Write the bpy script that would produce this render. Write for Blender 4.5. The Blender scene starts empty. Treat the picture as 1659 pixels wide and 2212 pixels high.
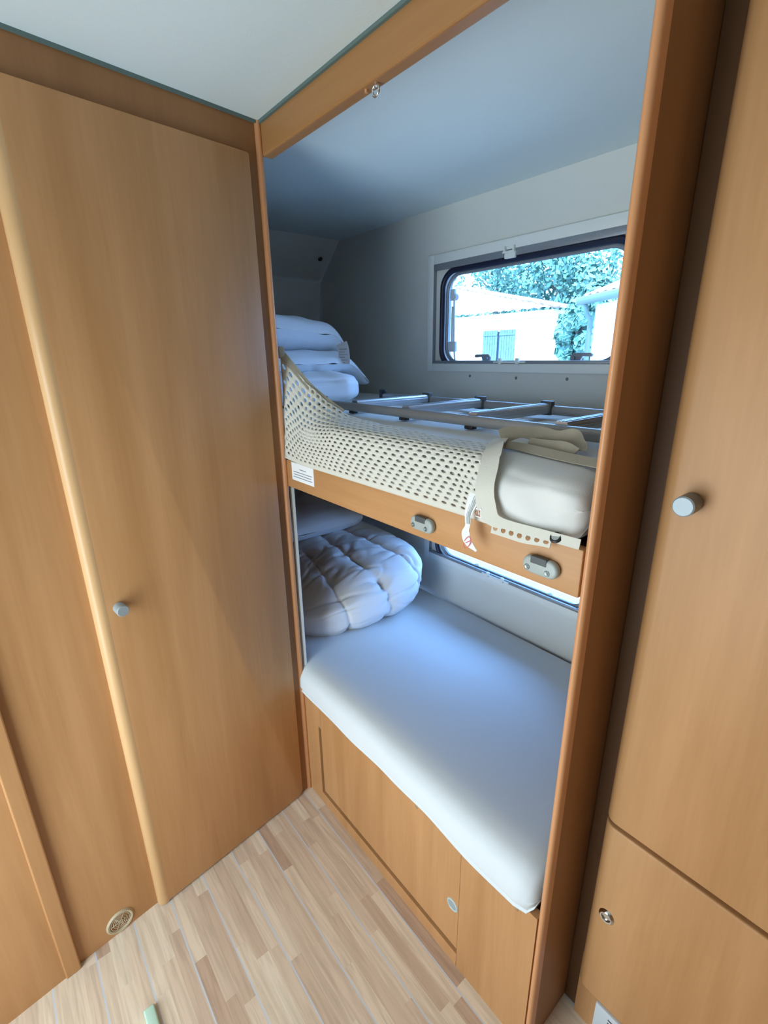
import bpy, bmesh, math, random
from mathutils import Vector, Matrix, noise

random.seed(7)
C = bpy.context.scene.collection
SC = bpy.context.scene
PI = math.pi

# ------------------------------------------------------------------ camera
cam_d = bpy.data.cameras.new('camera'); cam = bpy.data.objects.new('camera', cam_d); C.objects.link(cam)
yaw, pit, rol = math.radians(39.317), math.radians(18.034), math.radians(.776)
h_ = Vector((-math.cos(yaw), math.sin(yaw), 0)); R_ = Vector((math.sin(yaw), math.cos(yaw), 0)); U_ = Vector((0, 0, 1))
F_ = h_*math.cos(pit) - U_*math.sin(pit); D_ = -(U_*math.cos(pit) + h_*math.sin(pit))
R2 = R_*math.cos(rol) + D_*math.sin(rol); D2 = -R_*math.sin(rol) + D_*math.cos(rol)
CP = Vector((1.1878, -.6204, 1.4402))
m = Matrix((R2, -D2, -F_)).transposed().to_4x4(); m.translation = CP
cam.matrix_world = m
cam_d.sensor_fit = 'HORIZONTAL'; cam_d.sensor_width = 36; cam_d.lens = 36*1034.92/1659
cam_d.clip_start = .01; cam_d.clip_end = 300
SC.camera = cam

# ------------------------------------------------------------------ light
SC.view_settings.view_transform = 'Standard'; SC.view_settings.look = 'None'
SC.view_settings.exposure = 0.22; SC.view_settings.gamma = 1; SC.view_settings.use_curve_mapping = False
W = bpy.data.worlds.new('world'); SC.world = W; W.use_nodes = True
bg = W.node_tree.nodes['Background']; bg.inputs[0].default_value = (.30, .51, 1.0, 1); bg.inputs[1].default_value = 11.0
sd = bpy.data.lights.new('sun', 'SUN'); sun = bpy.data.objects.new('sun', sd); C.objects.link(sun)
sd.energy = 5.5; sd.angle = .009; sd.color = (1, .95, .86)
sun.rotation_euler = Vector((-.35, .62, -.75)).to_track_quat('-Z', 'Y').to_euler()

def area(name, loc, to, sx, sy, power, col):
    d = bpy.data.lights.new(name, 'AREA'); o = bpy.data.objects.new(name, d); C.objects.link(o)
    d.shape = 'RECTANGLE'; d.size = sx; d.size_y = sy; d.energy = power; d.color = col
    o.location = loc; o.rotation_euler = (Vector(to)-Vector(loc)).to_track_quat('-Z', 'Z').to_euler()
    return o
# area lamp before the closed entrance doorway, standing in for daylight through it
area('entrance_daylight', (.60, -1.36, .84), (.60, 0, .84), .74, 1.36, 21.5, (.78, .92, 1.0))

# ------------------------------------------------------------------ materials
def new_mat(name):
    mt = bpy.data.materials.new(name); mt.use_nodes = True
    return mt, mt.node_tree.nodes, mt.node_tree.links, mt.node_tree.nodes['Principled BSDF']

def plain(name, col, rough=.5, metal=0, bump=0, bscale=200, coat=0, var=.0, vscale=6, spec=.5):
    mt, N, L, b = new_mat(name)
    b.inputs['Base Color'].default_value = (*col, 1); b.inputs['Roughness'].default_value = rough
    b.inputs['Metallic'].default_value = metal; b.inputs['Coat Weight'].default_value = coat
    b.inputs['Specular IOR Level'].default_value = spec
    tc = N.new('ShaderNodeTexCoord')
    if var:
        n = N.new('ShaderNodeTexNoise'); n.inputs['Scale'].default_value = vscale; n.inputs['Detail'].default_value = 4
        L.new(tc.outputs['Object'], n.inputs['Vector'])
        r = N.new('ShaderNodeValToRGB')
        r.color_ramp.elements[0].position = .3; r.color_ramp.elements[1].position = .7
        r.color_ramp.elements[0].color = (*[c*(1-var) for c in col], 1); r.color_ramp.elements[1].color = (*[min(1, c*(1+var)) for c in col], 1)
        L.new(n.outputs['Fac'], r.inputs['Fac']); L.new(r.outputs['Color'], b.inputs['Base Color'])
    if bump:
        n = N.new('ShaderNodeTexNoise'); n.inputs['Scale'].default_value = bscale; n.inputs['Detail'].default_value = 3
        L.new(tc.outputs['Object'], n.inputs['Vector'])
        bp = N.new('ShaderNodeBump'); bp.inputs['Strength'].default_value = bump; bp.inputs['Distance'].default_value = .002
        L.new(n.outputs['Fac'], bp.inputs['Height']); L.new(bp.outputs['Normal'], b.inputs['Normal'])
    return mt

def wood(name, c0, c1, axis='Z', rough=.45, spec=.32, coat=.0):
    mt, N, L, b = new_mat(name)
    tc = N.new('ShaderNodeTexCoord'); mp = N.new('ShaderNodeMapping')
    s = {'X': (.6, 9, 9), 'Y': (9, .6, 9), 'Z': (9, 9, .6)}[axis]
    mp.inputs['Scale'].default_value = s
    L.new(tc.outputs['Object'], mp.inputs['Vector'])
    n = N.new('ShaderNodeTexNoise'); n.inputs['Scale'].default_value = 1.3; n.inputs['Detail'].default_value = 6; n.inputs['Roughness'].default_value = .55
    n.inputs['Distortion'].default_value = .5
    L.new(mp.outputs['Vector'], n.inputs['Vector'])
    mp2 = N.new('ShaderNodeMapping'); s2 = {'X': (8, 160, 160), 'Y': (160, 8, 160), 'Z': (160, 160, 8)}[axis]
    mp2.inputs['Scale'].default_value = s2; L.new(tc.outputs['Object'], mp2.inputs['Vector'])
    n2 = N.new('ShaderNodeTexNoise'); n2.inputs['Scale'].default_value = 1; n2.inputs['Detail'].default_value = 3
    L.new(mp2.outputs['Vector'], n2.inputs['Vector'])
    mx = N.new('ShaderNodeMath'); mx.operation = 'MULTIPLY_ADD'; mx.inputs[1].default_value = .22; 
    L.new(n2.outputs['Fac'], mx.inputs[0]); L.new(n.outputs['Fac'], mx.inputs[2])
    r = N.new('ShaderNodeValToRGB'); e = r.color_ramp.elements
    e[0].position = .42; e[1].position = .82; e[0].color = (*c0, 1); e[1].color = (*c1, 1)
    L.new(mx.outputs[0], r.inputs['Fac']); L.new(r.outputs['Color'], b.inputs['Base Color'])
    b.inputs['Roughness'].default_value = rough; b.inputs['Specular IOR Level'].default_value = spec; b.inputs['Coat Weight'].default_value = coat
    return mt

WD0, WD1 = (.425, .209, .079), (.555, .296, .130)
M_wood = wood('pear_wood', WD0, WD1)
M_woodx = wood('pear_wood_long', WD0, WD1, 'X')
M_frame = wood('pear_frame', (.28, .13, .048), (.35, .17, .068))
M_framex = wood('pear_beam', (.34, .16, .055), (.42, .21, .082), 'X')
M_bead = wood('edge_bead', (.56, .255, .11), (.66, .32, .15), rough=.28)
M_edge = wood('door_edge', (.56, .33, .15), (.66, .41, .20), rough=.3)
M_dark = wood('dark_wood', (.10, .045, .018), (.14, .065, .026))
M_ceil = plain('ceiling_white', (.69, .79, .80), .7, bump=.15, bscale=400)
M_wallw = plain('wall_cream', (.72, .74, .70), .7, bump=.25, bscale=350)
M_sheet = plain('white_sheet', (.69, .745, .78), .9, bump=.12, bscale=500, spec=.2)
M_cream = plain('cream_sheet', (.69, .69, .66), .9, bump=.15, bscale=500, spec=.2)
M_down = plain('white_down', (.84, .86, .89), .75, bump=.1, bscale=300, spec=.3)
M_net = plain('cream_net', (.66, .64, .56), .9, spec=.2, bump=.3, bscale=700)
M_strap = plain('shaded_webbing', (.40, .355, .275), .9, spec=.2, bump=.5, bscale=900)  # cream webbing, with the shade of its averted side put into the colour
M_tag = plain('white_tag', (.82, .82, .82), .7)
M_print = plain('grey_print', (.22, .27, .32), .8)
M_red = plain('red_print', (.62, .14, .14), .8)
M_tan = plain('brown_print', (.45, .20, .10), .8)
M_grey = plain('grey_plastic', (.36, .40, .38), .38)
M_greyd = plain('slot_grey', (.07, .08, .085), .5)
M_screw = plain('screw_steel', (.22, .27, .28), .35, .8)
M_blk = plain('black_plastic', (.012, .012, .014), .45)
M_seal = plain('navy_rubber', (.010, .013, .04), .4)
M_wframe = plain('white_plastic', (.80, .84, .82), .4)
M_clear = plain('clear_plastic', (.62, .72, .80), .15)
M_alu = plain('brushed_aluminium', (.58, .60, .63), .32, .95)
M_alud = plain('grey_aluminium', (.34, .35, .36), .42, .45)
M_track = plain('grey_track', (.28, .31, .35), .4, .3)
M_knob = plain('grey_knob', (.36, .42, .45), .5, .25)
M_knobd = plain('dark_knob', (.16, .17, .18), .4, .3)
M_chrome = plain('chrome', (.75, .76, .76), .12, 1)
M_caulk = plain('green_grey_sealant', (.115, .175, .165), .7)
M_vent = plain('cream_vent', (.52, .44, .30), .5)
M_ventd = plain('vent_dark', (.05, .036, .02), .7)
M_mint = plain('pale_mint', (.50, .74, .62), .35)
M_ring = plain('teal_ring', (.48, .60, .57), .35)
M_cap = plain('tan_cap', (.36, .24, .13), .5)
M_grille = plain('white_grille', (.60, .66, .70), .4)
M_render = plain('white_render', (.85, .82, .80), .9, bump=.2, bscale=20)
M_tile = plain('clay_tile', (.37, .235, .17), .85, var=.25, vscale=3)
M_shut = plain('blue_shutter', (.13, .19, .14), .7, var=.2, vscale=8)
M_gut = plain('grey_gutter', (.12, .17, .14), .5)
M_leaf = plain('leaf_green', (.15, .29, .21), .7, var=.35, vscale=2)
M_bark = plain('bark', (.25, .2, .16), .9)
M_ground = plain('pale_gravel', (.34, .31, .26), .95, var=.1, vscale=4)

def glass_mat():
    mt, N, L, b = new_mat('acrylic_pane')
    N.remove(b); out = N['Material Output']
    t = N.new('ShaderNodeBsdfTransparent'); t.inputs[0].default_value = (.84, .96, 1, 1)
    g = N.new('ShaderNodeBsdfGlossy'); g.inputs['Roughness'].default_value = .03
    f = N.new('ShaderNodeFresnel'); f.inputs[0].default_value = 1.3
    mx = N.new('ShaderNodeMixShader'); L.new(f.outputs[0], mx.inputs[0]); L.new(t.outputs[0], mx.inputs[1]); L.new(g.outputs[0], mx.inputs[2])
    L.new(mx.outputs[0], out.inputs[0]); return mt
M_glass = glass_mat()

def floor_mat():
    mt, N, L, b = new_mat('strip_floor')
    tc = N.new('ShaderNodeTexCoord'); sp = N.new('ShaderNodeSeparateXYZ'); L.new(tc.outputs['Object'], sp.inputs[0])
    def mth(op, a, bb=None, c=None):
        n = N.new('ShaderNodeMath'); n.operation = op
        for i, v in enumerate((a, bb, c)):
            if v is None: continue
            if isinstance(v, (int, float)): n.inputs[i].default_value = v
            else: L.new(v, n.inputs[i])
        return n.outputs[0]
    P = .0933
    yy = mth('ADD', sp.outputs['Y'], .0315+P*60)
    row = mth('FLOOR', mth('DIVIDE', yy, P/3))
    wn = N.new('ShaderNodeTexWhiteNoise'); wn.noise_dimensions = '1D'; L.new(row, wn.inputs['W'])
    xs = mth('ADD', sp.outputs['X'], mth('MULTIPLY', wn.outputs['Value'], 1.3))
    col = mth('FLOOR', mth('DIVIDE', xs, .31))
    cb = N.new('ShaderNodeCombineXYZ'); L.new(row, cb.inputs[0]); L.new(col, cb.inputs[1])
    w2 = N.new('ShaderNodeTexWhiteNoise'); w2.noise_dimensions = '2D'; L.new(cb.outputs[0], w2.inputs['Vector'])
    r = N.new('ShaderNodeValToRGB'); e = r.color_ramp.elements
    e[0].position = 0; e[0].color = (.47, .325, .235, 1); e[1].position = 1; e[1].color = (.71, .61, .48, 1)
    e2 = e.new(.25); e2.color = (.59, .46, .35, 1); e3 = e.new(.6); e3.color = (.67, .545, .42, 1)
    L.new(w2.outputs['Value'], r.inputs['Fac'])
    mp = N.new('ShaderNodeMapping'); mp.inputs['Scale'].default_value = (4, 60, 1)
    cb2 = N.new('ShaderNodeCombineXYZ'); L.new(mth('ADD', sp.outputs['X'], mth('MULTIPLY', w2.outputs['Value'], 40)), cb2.inputs[0]); L.new(sp.outputs['Y'], cb2.inputs[1])
    L.new(cb2.outputs[0], mp.inputs[0])
    n = N.new('ShaderNodeTexNoise'); n.inputs['Scale'].default_value = 1.5; n.inputs['Detail'].default_value = 5; n.inputs['Distortion'].default_value = .8; L.new(mp.outputs[0], n.inputs['Vector'])
    mixg = N.new('ShaderNodeMix'); mixg.data_type = 'RGBA'; mixg.blend_type = 'MULTIPLY'; mixg.inputs[0].default_value = 1
    r2 = N.new('ShaderNodeValToRGB'); r2.color_ramp.elements[0].position = .3; r2.color_ramp.elements[0].color = (.88, .86, .84, 1); r2.color_ramp.elements[1].position = .62; r2.color_ramp.elements[1].color = (1.14, 1.14, 1.14, 1)
    L.new(n.outputs['Fac'], r2.inputs['Fac']); L.new(r.outputs[0], mixg.inputs[6]); L.new(r2.outputs[0], mixg.inputs[7])
    fr = mth('FRACT', mth('DIVIDE', mth('ADD', yy, .002), P))
    ln = mth('LESS_THAN', fr, .036)
    mixl = N.new('ShaderNodeMix'); mixl.data_type = 'RGBA'; L.new(ln, mixl.inputs[0]); L.new(mixg.outputs[2], mixl.inputs[6]); mixl.inputs[7].default_value = (.56, .62, .70, 1)
    L.new(mixl.outputs[2], b.inputs['Base Color'])
    b.inputs['Roughness'].default_value = .42
    return mt
M_floor = floor_mat()

# ------------------------------------------------------------------ mesh helpers
IDN = Matrix.Identity(4)
ANG = math.radians(7.2474)          # the washroom wall is not square to the bunks
LW = Matrix(((math.sin(ANG), math.cos(ANG), 0, 0), (-math.cos(ANG), math.sin(ANG), 0, 0), (0, 0, 1, 0), (0, 0, 0, 1)))  # (along, out, up)

class MB:
    def __init__(s, M=IDN): s.bm = bmesh.new(); s.M = M
    def _add(s, verts, faces):
        vs = [s.bm.verts.new(s.M @ Vector(v)) for v in verts]
        for f in faces:
            try: s.bm.faces.new([vs[i] for i in f])
            except ValueError: pass
        return vs
    def box(s, x0, x1, y0, y1, z0, z1, bev=0, seg=2):
        t = bmesh.new(); bmesh.ops.create_cube(t, size=1)
        for v in t.verts: v.co = Vector((x0+(v.co.x+.5)*(x1-x0), y0+(v.co.y+.5)*(y1-y0), z0+(v.co.z+.5)*(z1-z0)))
        if bev: bmesh.ops.bevel(t, geom=t.edges[:], offset=bev, segments=seg, affect='EDGES', profile=.5)
        s.merge(t); return s
    def merge(s, t):
        mp = {v: s.bm.verts.new(s.M @ v.co) for v in t.verts}
        for f in t.faces:
            try: nf = s.bm.faces.new([mp[v] for v in f.verts]); nf.smooth = f.smooth
            except ValueError: pass
        t.free()
    def prism(s, poly, d0, d1, plane='xy', bev=0, seg=2):
        """extrude a 2D outline along the third axis"""
        t = bmesh.new()
        def mk(p, d): return {'xy': (p[0], p[1], d), 'xz': (p[0], d, p[1]), 'yz': (d, p[0], p[1])}[plane]
        a = [t.verts.new(mk(p, d0)) for p in poly]; b = [t.verts.new(mk(p, d1)) for p in poly]
        n = len(poly)
        fa = t.faces.new(a); fb = t.faces.new(b[::-1])
        for i in range(n): t.faces.new((a[i], a[(i+1) % n], b[(i+1) % n], b[i]))
        bmesh.ops.recalc_face_normals(t, faces=t.faces[:])
        if bev:
            ed = [e for f in t.faces if len(f.verts) == n and n > 4 for e in f.edges] or t.edges[:]
            bmesh.ops.bevel(t, geom=list(set(ed)), offset=bev, segments=seg, affect='EDGES', profile=.5)
        s.merge(t); return s
    def lathe(s, prof, c, axis, n=28, xdir=None):
        """prof: (r, h) along axis from c"""
        ax = Vector(axis).normalized(); u = ax.orthogonal().normalized(); w = ax.cross(u); c = Vector(c)
        vs = []; fs = []
        for r, h in prof:
            for k in range(n):
                a = 2*PI*k/n; vs.append(c+ax*h+(u*math.cos(a)+w*math.sin(a))*max(r, 1e-5))
        for i in range(len(prof)-1):
            for k in range(n):
                fs.append((i*n+k, i*n+(k+1) % n, (i+1)*n+(k+1) % n, (i+1)*n+k))
        s._add(vs, fs); return s
    def tube(s, pts, r, n=10, cap=True, sq=1.0):
        pts = [Vector(p) for p in pts]; vs = []; fs = []
        u = None
        for i, p in enumerate(pts):
            t = (pts[min(i+1, len(pts)-1)]-pts[max(i-1, 0)]).normalized()
            u = t.orthogonal().normalized() if u is None else (u-t*u.dot(t)).normalized()
            w = t.cross(u)
            for k in range(n):
                a = 2*PI*k/n; vs.append(p+(u*math.cos(a)+w*math.sin(a)*sq)*r)
        for i in range(len(pts)-1):
            for k in range(n): fs.append((i*n+k, i*n+(k+1) % n, (i+1)*n+(k+1) % n, (i+1)*n+k))
        if cap: fs.append(tuple(range(n))[::-1]); fs.append(tuple((len(pts)-1)*n+k for k in range(n)))
        s._add(vs, fs); return s
    def ribbon(s, pts, width, normal, thick=.0015):
        """flat strip; normal is one vector or one per point"""
        pts = [Vector(p) for p in pts]; vs = []; fs = []
        for i, p in enumerate(pts):
            t = (pts[min(i+1, len(pts)-1)]-pts[max(i-1, 0)]).normalized()
            nn = Vector(normal[i] if isinstance(normal[0], (tuple, list, Vector)) else normal)
            nn = (nn-t*nn.dot(t)).normalized(); w = t.cross(nn)
            wd = width[i] if isinstance(width, (list, tuple)) else width
            for a, b_ in ((-1, 0), (1, 0), (1, 1), (-1, 1)): vs.append(p+w*a*wd/2+nn*b_*thick)
        for i in range(len(pts)-1):
            for k in range(4): fs.append((i*4+k, i*4+(k+1) % 4, i*4+4+(k+1) % 4, i*4+4+k))
        fs.append((0, 1, 2, 3)); e = 4*(len(pts)-1); fs.append((e+3, e+2, e+1, e))
        s._add(vs, fs); return s
    def grid(s, fn, nu, nv, closeu=False):
        vs = [fn(i/(nu if closeu else nu-1), j/(nv-1)) for i in range(nu) for j in range(nv)]
        fs = []
        for i in range(nu if closeu else nu-1):
            for j in range(nv-1):
                a = i*nv+j; b = ((i+1) % nu)*nv+j; fs.append((a, b, b+1, a+1))
        s._add(vs, fs); return s
    def obj(s, name, mat, parent=None, smooth=False, recalc=True, weld=False):
        if weld: bmesh.ops.remove_doubles(s.bm, verts=s.bm.verts, dist=1e-5)
        if recalc: bmesh.ops.recalc_face_normals(s.bm, faces=s.bm.faces[:])
        off = root_loc(parent)
        for v in s.bm.verts: v.co -= off
        me = bpy.data.meshes.new(name); s.bm.to_mesh(me); s.bm.free()
        me.materials.append(mat)
        if smooth is True:
            for p in me.polygons: p.use_smooth = True
        o = bpy.data.objects.new(name, me); C.objects.link(o)
        if smooth == 'auto':
            for p in me.polygons: p.use_smooth = True
            me.set_sharp_from_angle(angle=math.radians(38))
        if parent: o.parent = parent
        return o

def root_loc(p):
    if p is None: return Vector((0, 0, 0))
    while p.parent: p = p.parent
    return Vector(p.location)

def tag(o, label, cat, group=None, kind=None):
    o['label'] = label; o['category'] = cat
    if group: o['group'] = group
    if kind: o['kind'] = kind
    return o
def thing(name, label, cat, loc, group=None, kind=None):
    o = bpy.data.objects.new(name, None); C.objects.link(o); o.location = loc; o.empty_display_size = .05
    return tag(o, label, cat, group, kind)

def cr(pts, n=8):
    """catmull-rom through 3D points"""
    P = [Vector(p) for p in pts]; out = []
    P = [P[0]*2-P[1]]+P+[P[-1]*2-P[-2]]
    for i in range(1, len(P)-2):
        for k in range(n):
            t = k/n; a, b, c, d = P[i-1:i+3]
            out.append(.5*((2*b)+(c-a)*t+(2*a-5*b+4*c-d)*t*t+(3*b-a-3*c+d)*t**3))
    out.append(P[-2]); return out
def rrect(x0, x1, z0, z1, r, n=8):
    pts = []
    for cx, cz, a0 in ((x1-r, z1-r, 0), (x0+r, z1-r, 90), (x0+r, z0+r, 180), (x1-r, z0+r, 270)):
        for k in range(n+1):
            a = math.radians(a0+90*k/n); pts.append((cx+r*math.cos(a), cz+r*math.sin(a)))
    return pts
def ss(a, b, x):
    t = max(0, min(1, (x-a)/(b-a))); return t*t*(3-2*t)
def lerp(a, b, t): return a+(b-a)*t

H = 1.95; D = .813
# ------------------------------------------------------------------ structure
tag(MB().box(-.2, 2.7, -1.5, .85, -.04, 0).obj('floor', M_floor), 'beige wood strip floor with thin pale blue lines between boards', 'floor', kind='structure')
tag(MB().box(-1.2, 2.7, -1.5, .9, H, H+.05).obj('ceiling', M_ceil), 'smooth pale white ceiling over room and bunks', 'ceiling', kind='structure')

# window openings of the outer wall: (x0, x1, z0, z1)
WIN = [(-.19, .515, 1.402, 1.735), (-.19, .515, .592, .925)]
def wall_with_holes():
    mb = MB()
    def plate(rx0, rx1, rz0, rz1, hole):
        pts = rrect(*hole, .065)
        cx, cz = (hole[0]+hole[1])/2, (hole[2]+hole[3])/2
        outer = []
        for px, pz in pts:
            dx, dz = px-cx, pz-cz
            k = min(((rx1-cx)/dx if dx > 0 else (rx0-cx)/dx) if abs(dx) > 1e-9 else 1e9, ((rz1-cz)/dz if dz > 0 else (rz0-cz)/dz) if abs(dz) > 1e-9 else 1e9)
            outer.append([cx+dx*k, cz+dz*k])
        for corner in ((rx0, rz0), (rx0, rz1), (rx1, rz0), (rx1, rz1)):
            i = min(range(len(outer)), key=lambda q: (outer[q][0]-corner[0])**2+(outer[q][1]-corner[1])**2); outer[i] = list(corner)
        n = len(pts)
        vs = [(p[0], D, p[1]) for p in pts]+[(p[0], D, p[1]) for p in outer]+[(p[0], D+.032, p[1]) for p in pts]
        fs = [(i, (i+1) % n, n+(i+1) % n, n+i) for i in range(n)]+[(i, (i+1) % n, 2*n+(i+1) % n, 2*n+i) for i in range(n)]
        mb._add(vs, fs)
    plate(-.40, .70, 1.25, 1.85, WIN[0]); plate(-.40, .70, .45, 1.05, WIN[1])
    for x0, x1, z0, z1 in ((-1.2, -.40, 0, H), (.70, 2.7, 0, H), (-.40, .70, 0, .45), (-.40, .70, 1.05, 1.25), (-.40, .70, 1.85, H)):
        mb._add([(x0, D, z0), (x1, D, z0), (x1, D, z1), (x0, D, z1)], [(0, 1, 2, 3)])
    # outer skin keeps daylight out except through the openings
    for x0, x1, z0, z1 in ((-1.25, -.22, -.1, H+.05), (.545, 2.75, -.1, H+.05), (-.22, .545, -.1, .56), (-.22, .545, .957, 1.37), (-.22, .545, 1.767, H+.05)):
        mb.box(x0, x1, D+.02, D+.045, z0, z1)
    return mb
wb = wall_with_holes().obj('wall_rear', M_wallw)
tag(wb, 'cream outer wall with two windows behind the bunks', 'wall', kind='structure')
for x, z in ((-.044, 1.365), (.162, 1.363), (.352, 1.364)):
    MB().lathe([(0, .003), (.0035, .0025), (.005, .0008), (.005, -.001)], (x, D, z), (0, -1, 0), 12).obj('screw', M_screw, wb, True)
# alcove end wall: sloped top, upright below
tag(MB().prism([(-.861, H), (-1.04, 1.79), (-1.07, 1.6), (-1.07, 0), (-1.13, 0), (-1.13, H)], -.02, D+.01, 'xz').obj('wall_end', M_wallw), 'shaded cream end wall of the bunk alcove with sloped top', 'wall', kind='structure')
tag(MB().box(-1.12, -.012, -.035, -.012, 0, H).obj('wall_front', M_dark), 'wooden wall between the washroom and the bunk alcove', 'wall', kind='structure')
# opposite side wall with the entrance doorway, and the end of the room
mb = MB()
for x0, x1, z0, z1 in ((-.3, .2, 0, H), (1.0, 2.7, 0, H), (.2, 1.0, 1.77, H)):
    mb.box(x0, x1, -1.44, -1.40, z0, z1)
tag(mb.obj('wall_entrance', M_wallw), 'cream side wall with the entrance door opposite the bunks', 'wall', kind='structure')
tag(MB().box(.2, 1.0, -1.47, -1.441, 0, 1.77).obj('doorway_blocker', M_ceil), 'pale opaque leaf added to close the entrance doorway opposite the bunks to sky light', 'door', kind='structure')  # opaque leaf added to keep blue sky light out of the doorway
tag(MB().box(2.6, 2.66, -1.45, .85, 0, H).obj('wall_right', M_wood), 'wooden end wall of the room', 'wall', kind='structure')
# unseen slab added outside to keep the sun out of the entrance
tag(MB().box(-2, 3.2, -4.2, -1.46, 2.08, 2.12).obj('sun_blocker', M_ceil), 'white slab added unseen outside the entrance doorway to block the sun', 'sun blocker', kind='structure')

# washroom wall (angled)
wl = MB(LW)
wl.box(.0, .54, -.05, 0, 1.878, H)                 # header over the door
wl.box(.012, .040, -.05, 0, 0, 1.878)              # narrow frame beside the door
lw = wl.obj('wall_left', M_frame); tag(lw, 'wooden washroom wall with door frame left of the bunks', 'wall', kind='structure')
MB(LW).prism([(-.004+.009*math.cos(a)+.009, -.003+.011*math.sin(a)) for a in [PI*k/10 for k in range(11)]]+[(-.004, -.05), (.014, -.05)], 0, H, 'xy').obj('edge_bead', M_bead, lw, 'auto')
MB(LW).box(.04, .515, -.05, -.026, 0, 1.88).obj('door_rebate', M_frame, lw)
MB(LW).box(.515, .725, -.05, -.012, 0, H).obj('side_panel', M_wood, lw)
MB(LW).box(.722, .755, -.05, .002, 0, H, .003).obj('post', M_wood, lw)
MB(LW).box(.755, 1.46, -.05, -.004, 0, H).obj('end_panel', M_wood, lw)

dr = thing('door_1', 'tall wooden washroom door with round grey knob', 'door', LW @ Vector((.04, .0, 0)), kind='structure')
z0, z1 = .006, 1.880
poly = [(.512, z0), (.512, z1)]+[(.040+.004, z1), (.040, z1-.004)]+[(.040+.022*(1-math.cos(a)), z0+.022*(1-math.sin(a))) for a in [PI/2*k/6 for k in range(7)]]
MB(LW).prism(poly, -.024, .012, 'xz', bev=.004).obj('door_panel', M_wood, dr, 'auto')
prof = [(.506, .012)]+[(.512+.019*math.sin(a), -.004+.017*math.cos(a)) for a in [PI*k/12 for k in range(0, 10)]]+[(.52, -.022), (.506, -.022)]
MB(LW).prism(prof, z0, z1, 'xy').obj('edge_molding', M_edge, dr, 'auto')
kb = MB(LW).lathe([(.0, .031), (.0115, .031), (.0128, .029), (.0128, .026)], (.482, .010, .915), (0, 1, 0)).obj('door_knob', M_knob, dr, 'auto')
k2 = MB(LW)
k2.lathe([(.0128, .026), (.0122, .024), (.0128, .022), (.0122, .020), (.0128, .018), (.0122, .016), (.0128, .014), (.0125, .004), (.009, .0)], (.482, .010, .915), (0, 1, 0)).obj('ribbed_stem', M_knob, kb, 'auto')

tag(MB().box(-.011, .0005, .012, .022, .40, 1.094, .002).obj('trim_3', M_wframe), 'narrow white batten inside the left edge of the lower bunk opening', 'trim', kind='structure')
# sealant lines along the ceiling
tag(MB(LW).box(.0, 1.4, -.002, .005, H-.006, H+.001).obj('trim_1', M_caulk), 'dark green grey sealant line above the washroom door', 'trim', kind='structure')
tag(MB().box(.0, .89, -.006, .002, H-.006, H+.001).obj('trim_2', M_caulk), 'dark green grey sealant line above the bunk header', 'trim', kind='structure')

# ------------------------------------------------------------------ header beam, partition
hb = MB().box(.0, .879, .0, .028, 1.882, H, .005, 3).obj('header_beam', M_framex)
tag(hb, 'wooden header beam across the top of the bunk opening', 'beam')
hk = thing('screw_hook', 'small chromed screw eye under the wooden header beam', 'hook', (.41, .012, 1.882))
MB().tube([(.409+.0085*math.cos(a), .012, 1.873+.0085*math.sin(a)) for a in [2*PI*k/22 for k in range(23)]], .0022, 8, False).obj('eye', M_chrome, hk, True)
MB().lathe([(.0028, -.001), (.0028, .004), (.006, .0045), (.006, .006)], (.409, .012, 1.8782), (0, 0, 1), 12).obj('shank', M_chrome, hk, 'auto')
MB().lathe([(.003, 0), (.003, .006), (0, .006)], (.385, .010, 1.8825), (0, 0, -1), 10).obj('pin', M_bead, hk, 'auto')

pp = thing('partition_panel', 'narrow wooden partition post on the right of the bunk opening', 'partition', (.876, .06, 0))
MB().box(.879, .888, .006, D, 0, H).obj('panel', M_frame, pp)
MB().prism([(.8865+.0062*math.cos(a), .006-.008*math.sin(a)) for a in [PI*k/12 for k in range(13)]]+[(.8803, .018), (.8927, .018)], 0, H, 'xy').obj('edge_bead', M_bead, pp, 'auto')
MB().lathe([(0, .002), (.002, .0015), (.0025, 0)], (.888, .022, 1.075), (1, 0, 0), 10).obj('screw', M_blk, pp, True)

# ------------------------------------------------------------------ wardrobe on the right
wd = thing('wardrobe_cabinet', 'tall wooden wardrobe with two doors right of the bunks', 'cabinet', (1.2, .15, 0))
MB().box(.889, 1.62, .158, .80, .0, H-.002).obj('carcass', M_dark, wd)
MB().box(.918, 1.62, .146, .1575, .0, .20).obj('plinth', M_wood, wd)
def cab_door(z0, z1, name):
    mb = MB(); mb.prism([(.945, .118)]+[(.945-.023*math.sin(a), .140-.022*math.cos(a)) for a in [PI/2*k/8 for k in range(1, 9)]]+[(.922, .157), (1.60, .157), (1.60, .118)], z0, z1, 'xy', bev=.0035, seg=3)
    return mb.obj(name, M_wood, wd, 'auto')
d1 = cab_door(.616, 1.93, 'upper_door'); d1['label'] = 'upper wardrobe door with round pale knob'
d2 = cab_door(.150, .606, 'lower_door'); d2['label'] = 'lower wardrobe door with round push lock'
kn = MB().lathe([(.0, .036), (.0125, .036), (.0142, .034), (.0142, .032)], (.967, .118, 1.241), (0, -1, 0)).obj('knob', M_knob, d1, 'auto')
MB().lathe([(.0143, .032), (.0143, .006), (.012, .0)], (.967, .118, 1.241), (0, -1, 0)).obj('knob_stem', M_knobd, d1, 'auto')
MB().lathe([(.0, .002), (.0085, .002), (.009, .005), (.0115, .0052), (.0145, .003), (.0155, .0)], (.958, .118, .391), (0, -1, 0)).obj('push_lock', M_chrome, d2, 'auto')
gr = thing('wardrobe_grille', 'white slotted air grille at the foot of the wardrobe', 'grille', (1.05, .14, .05))
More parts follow.
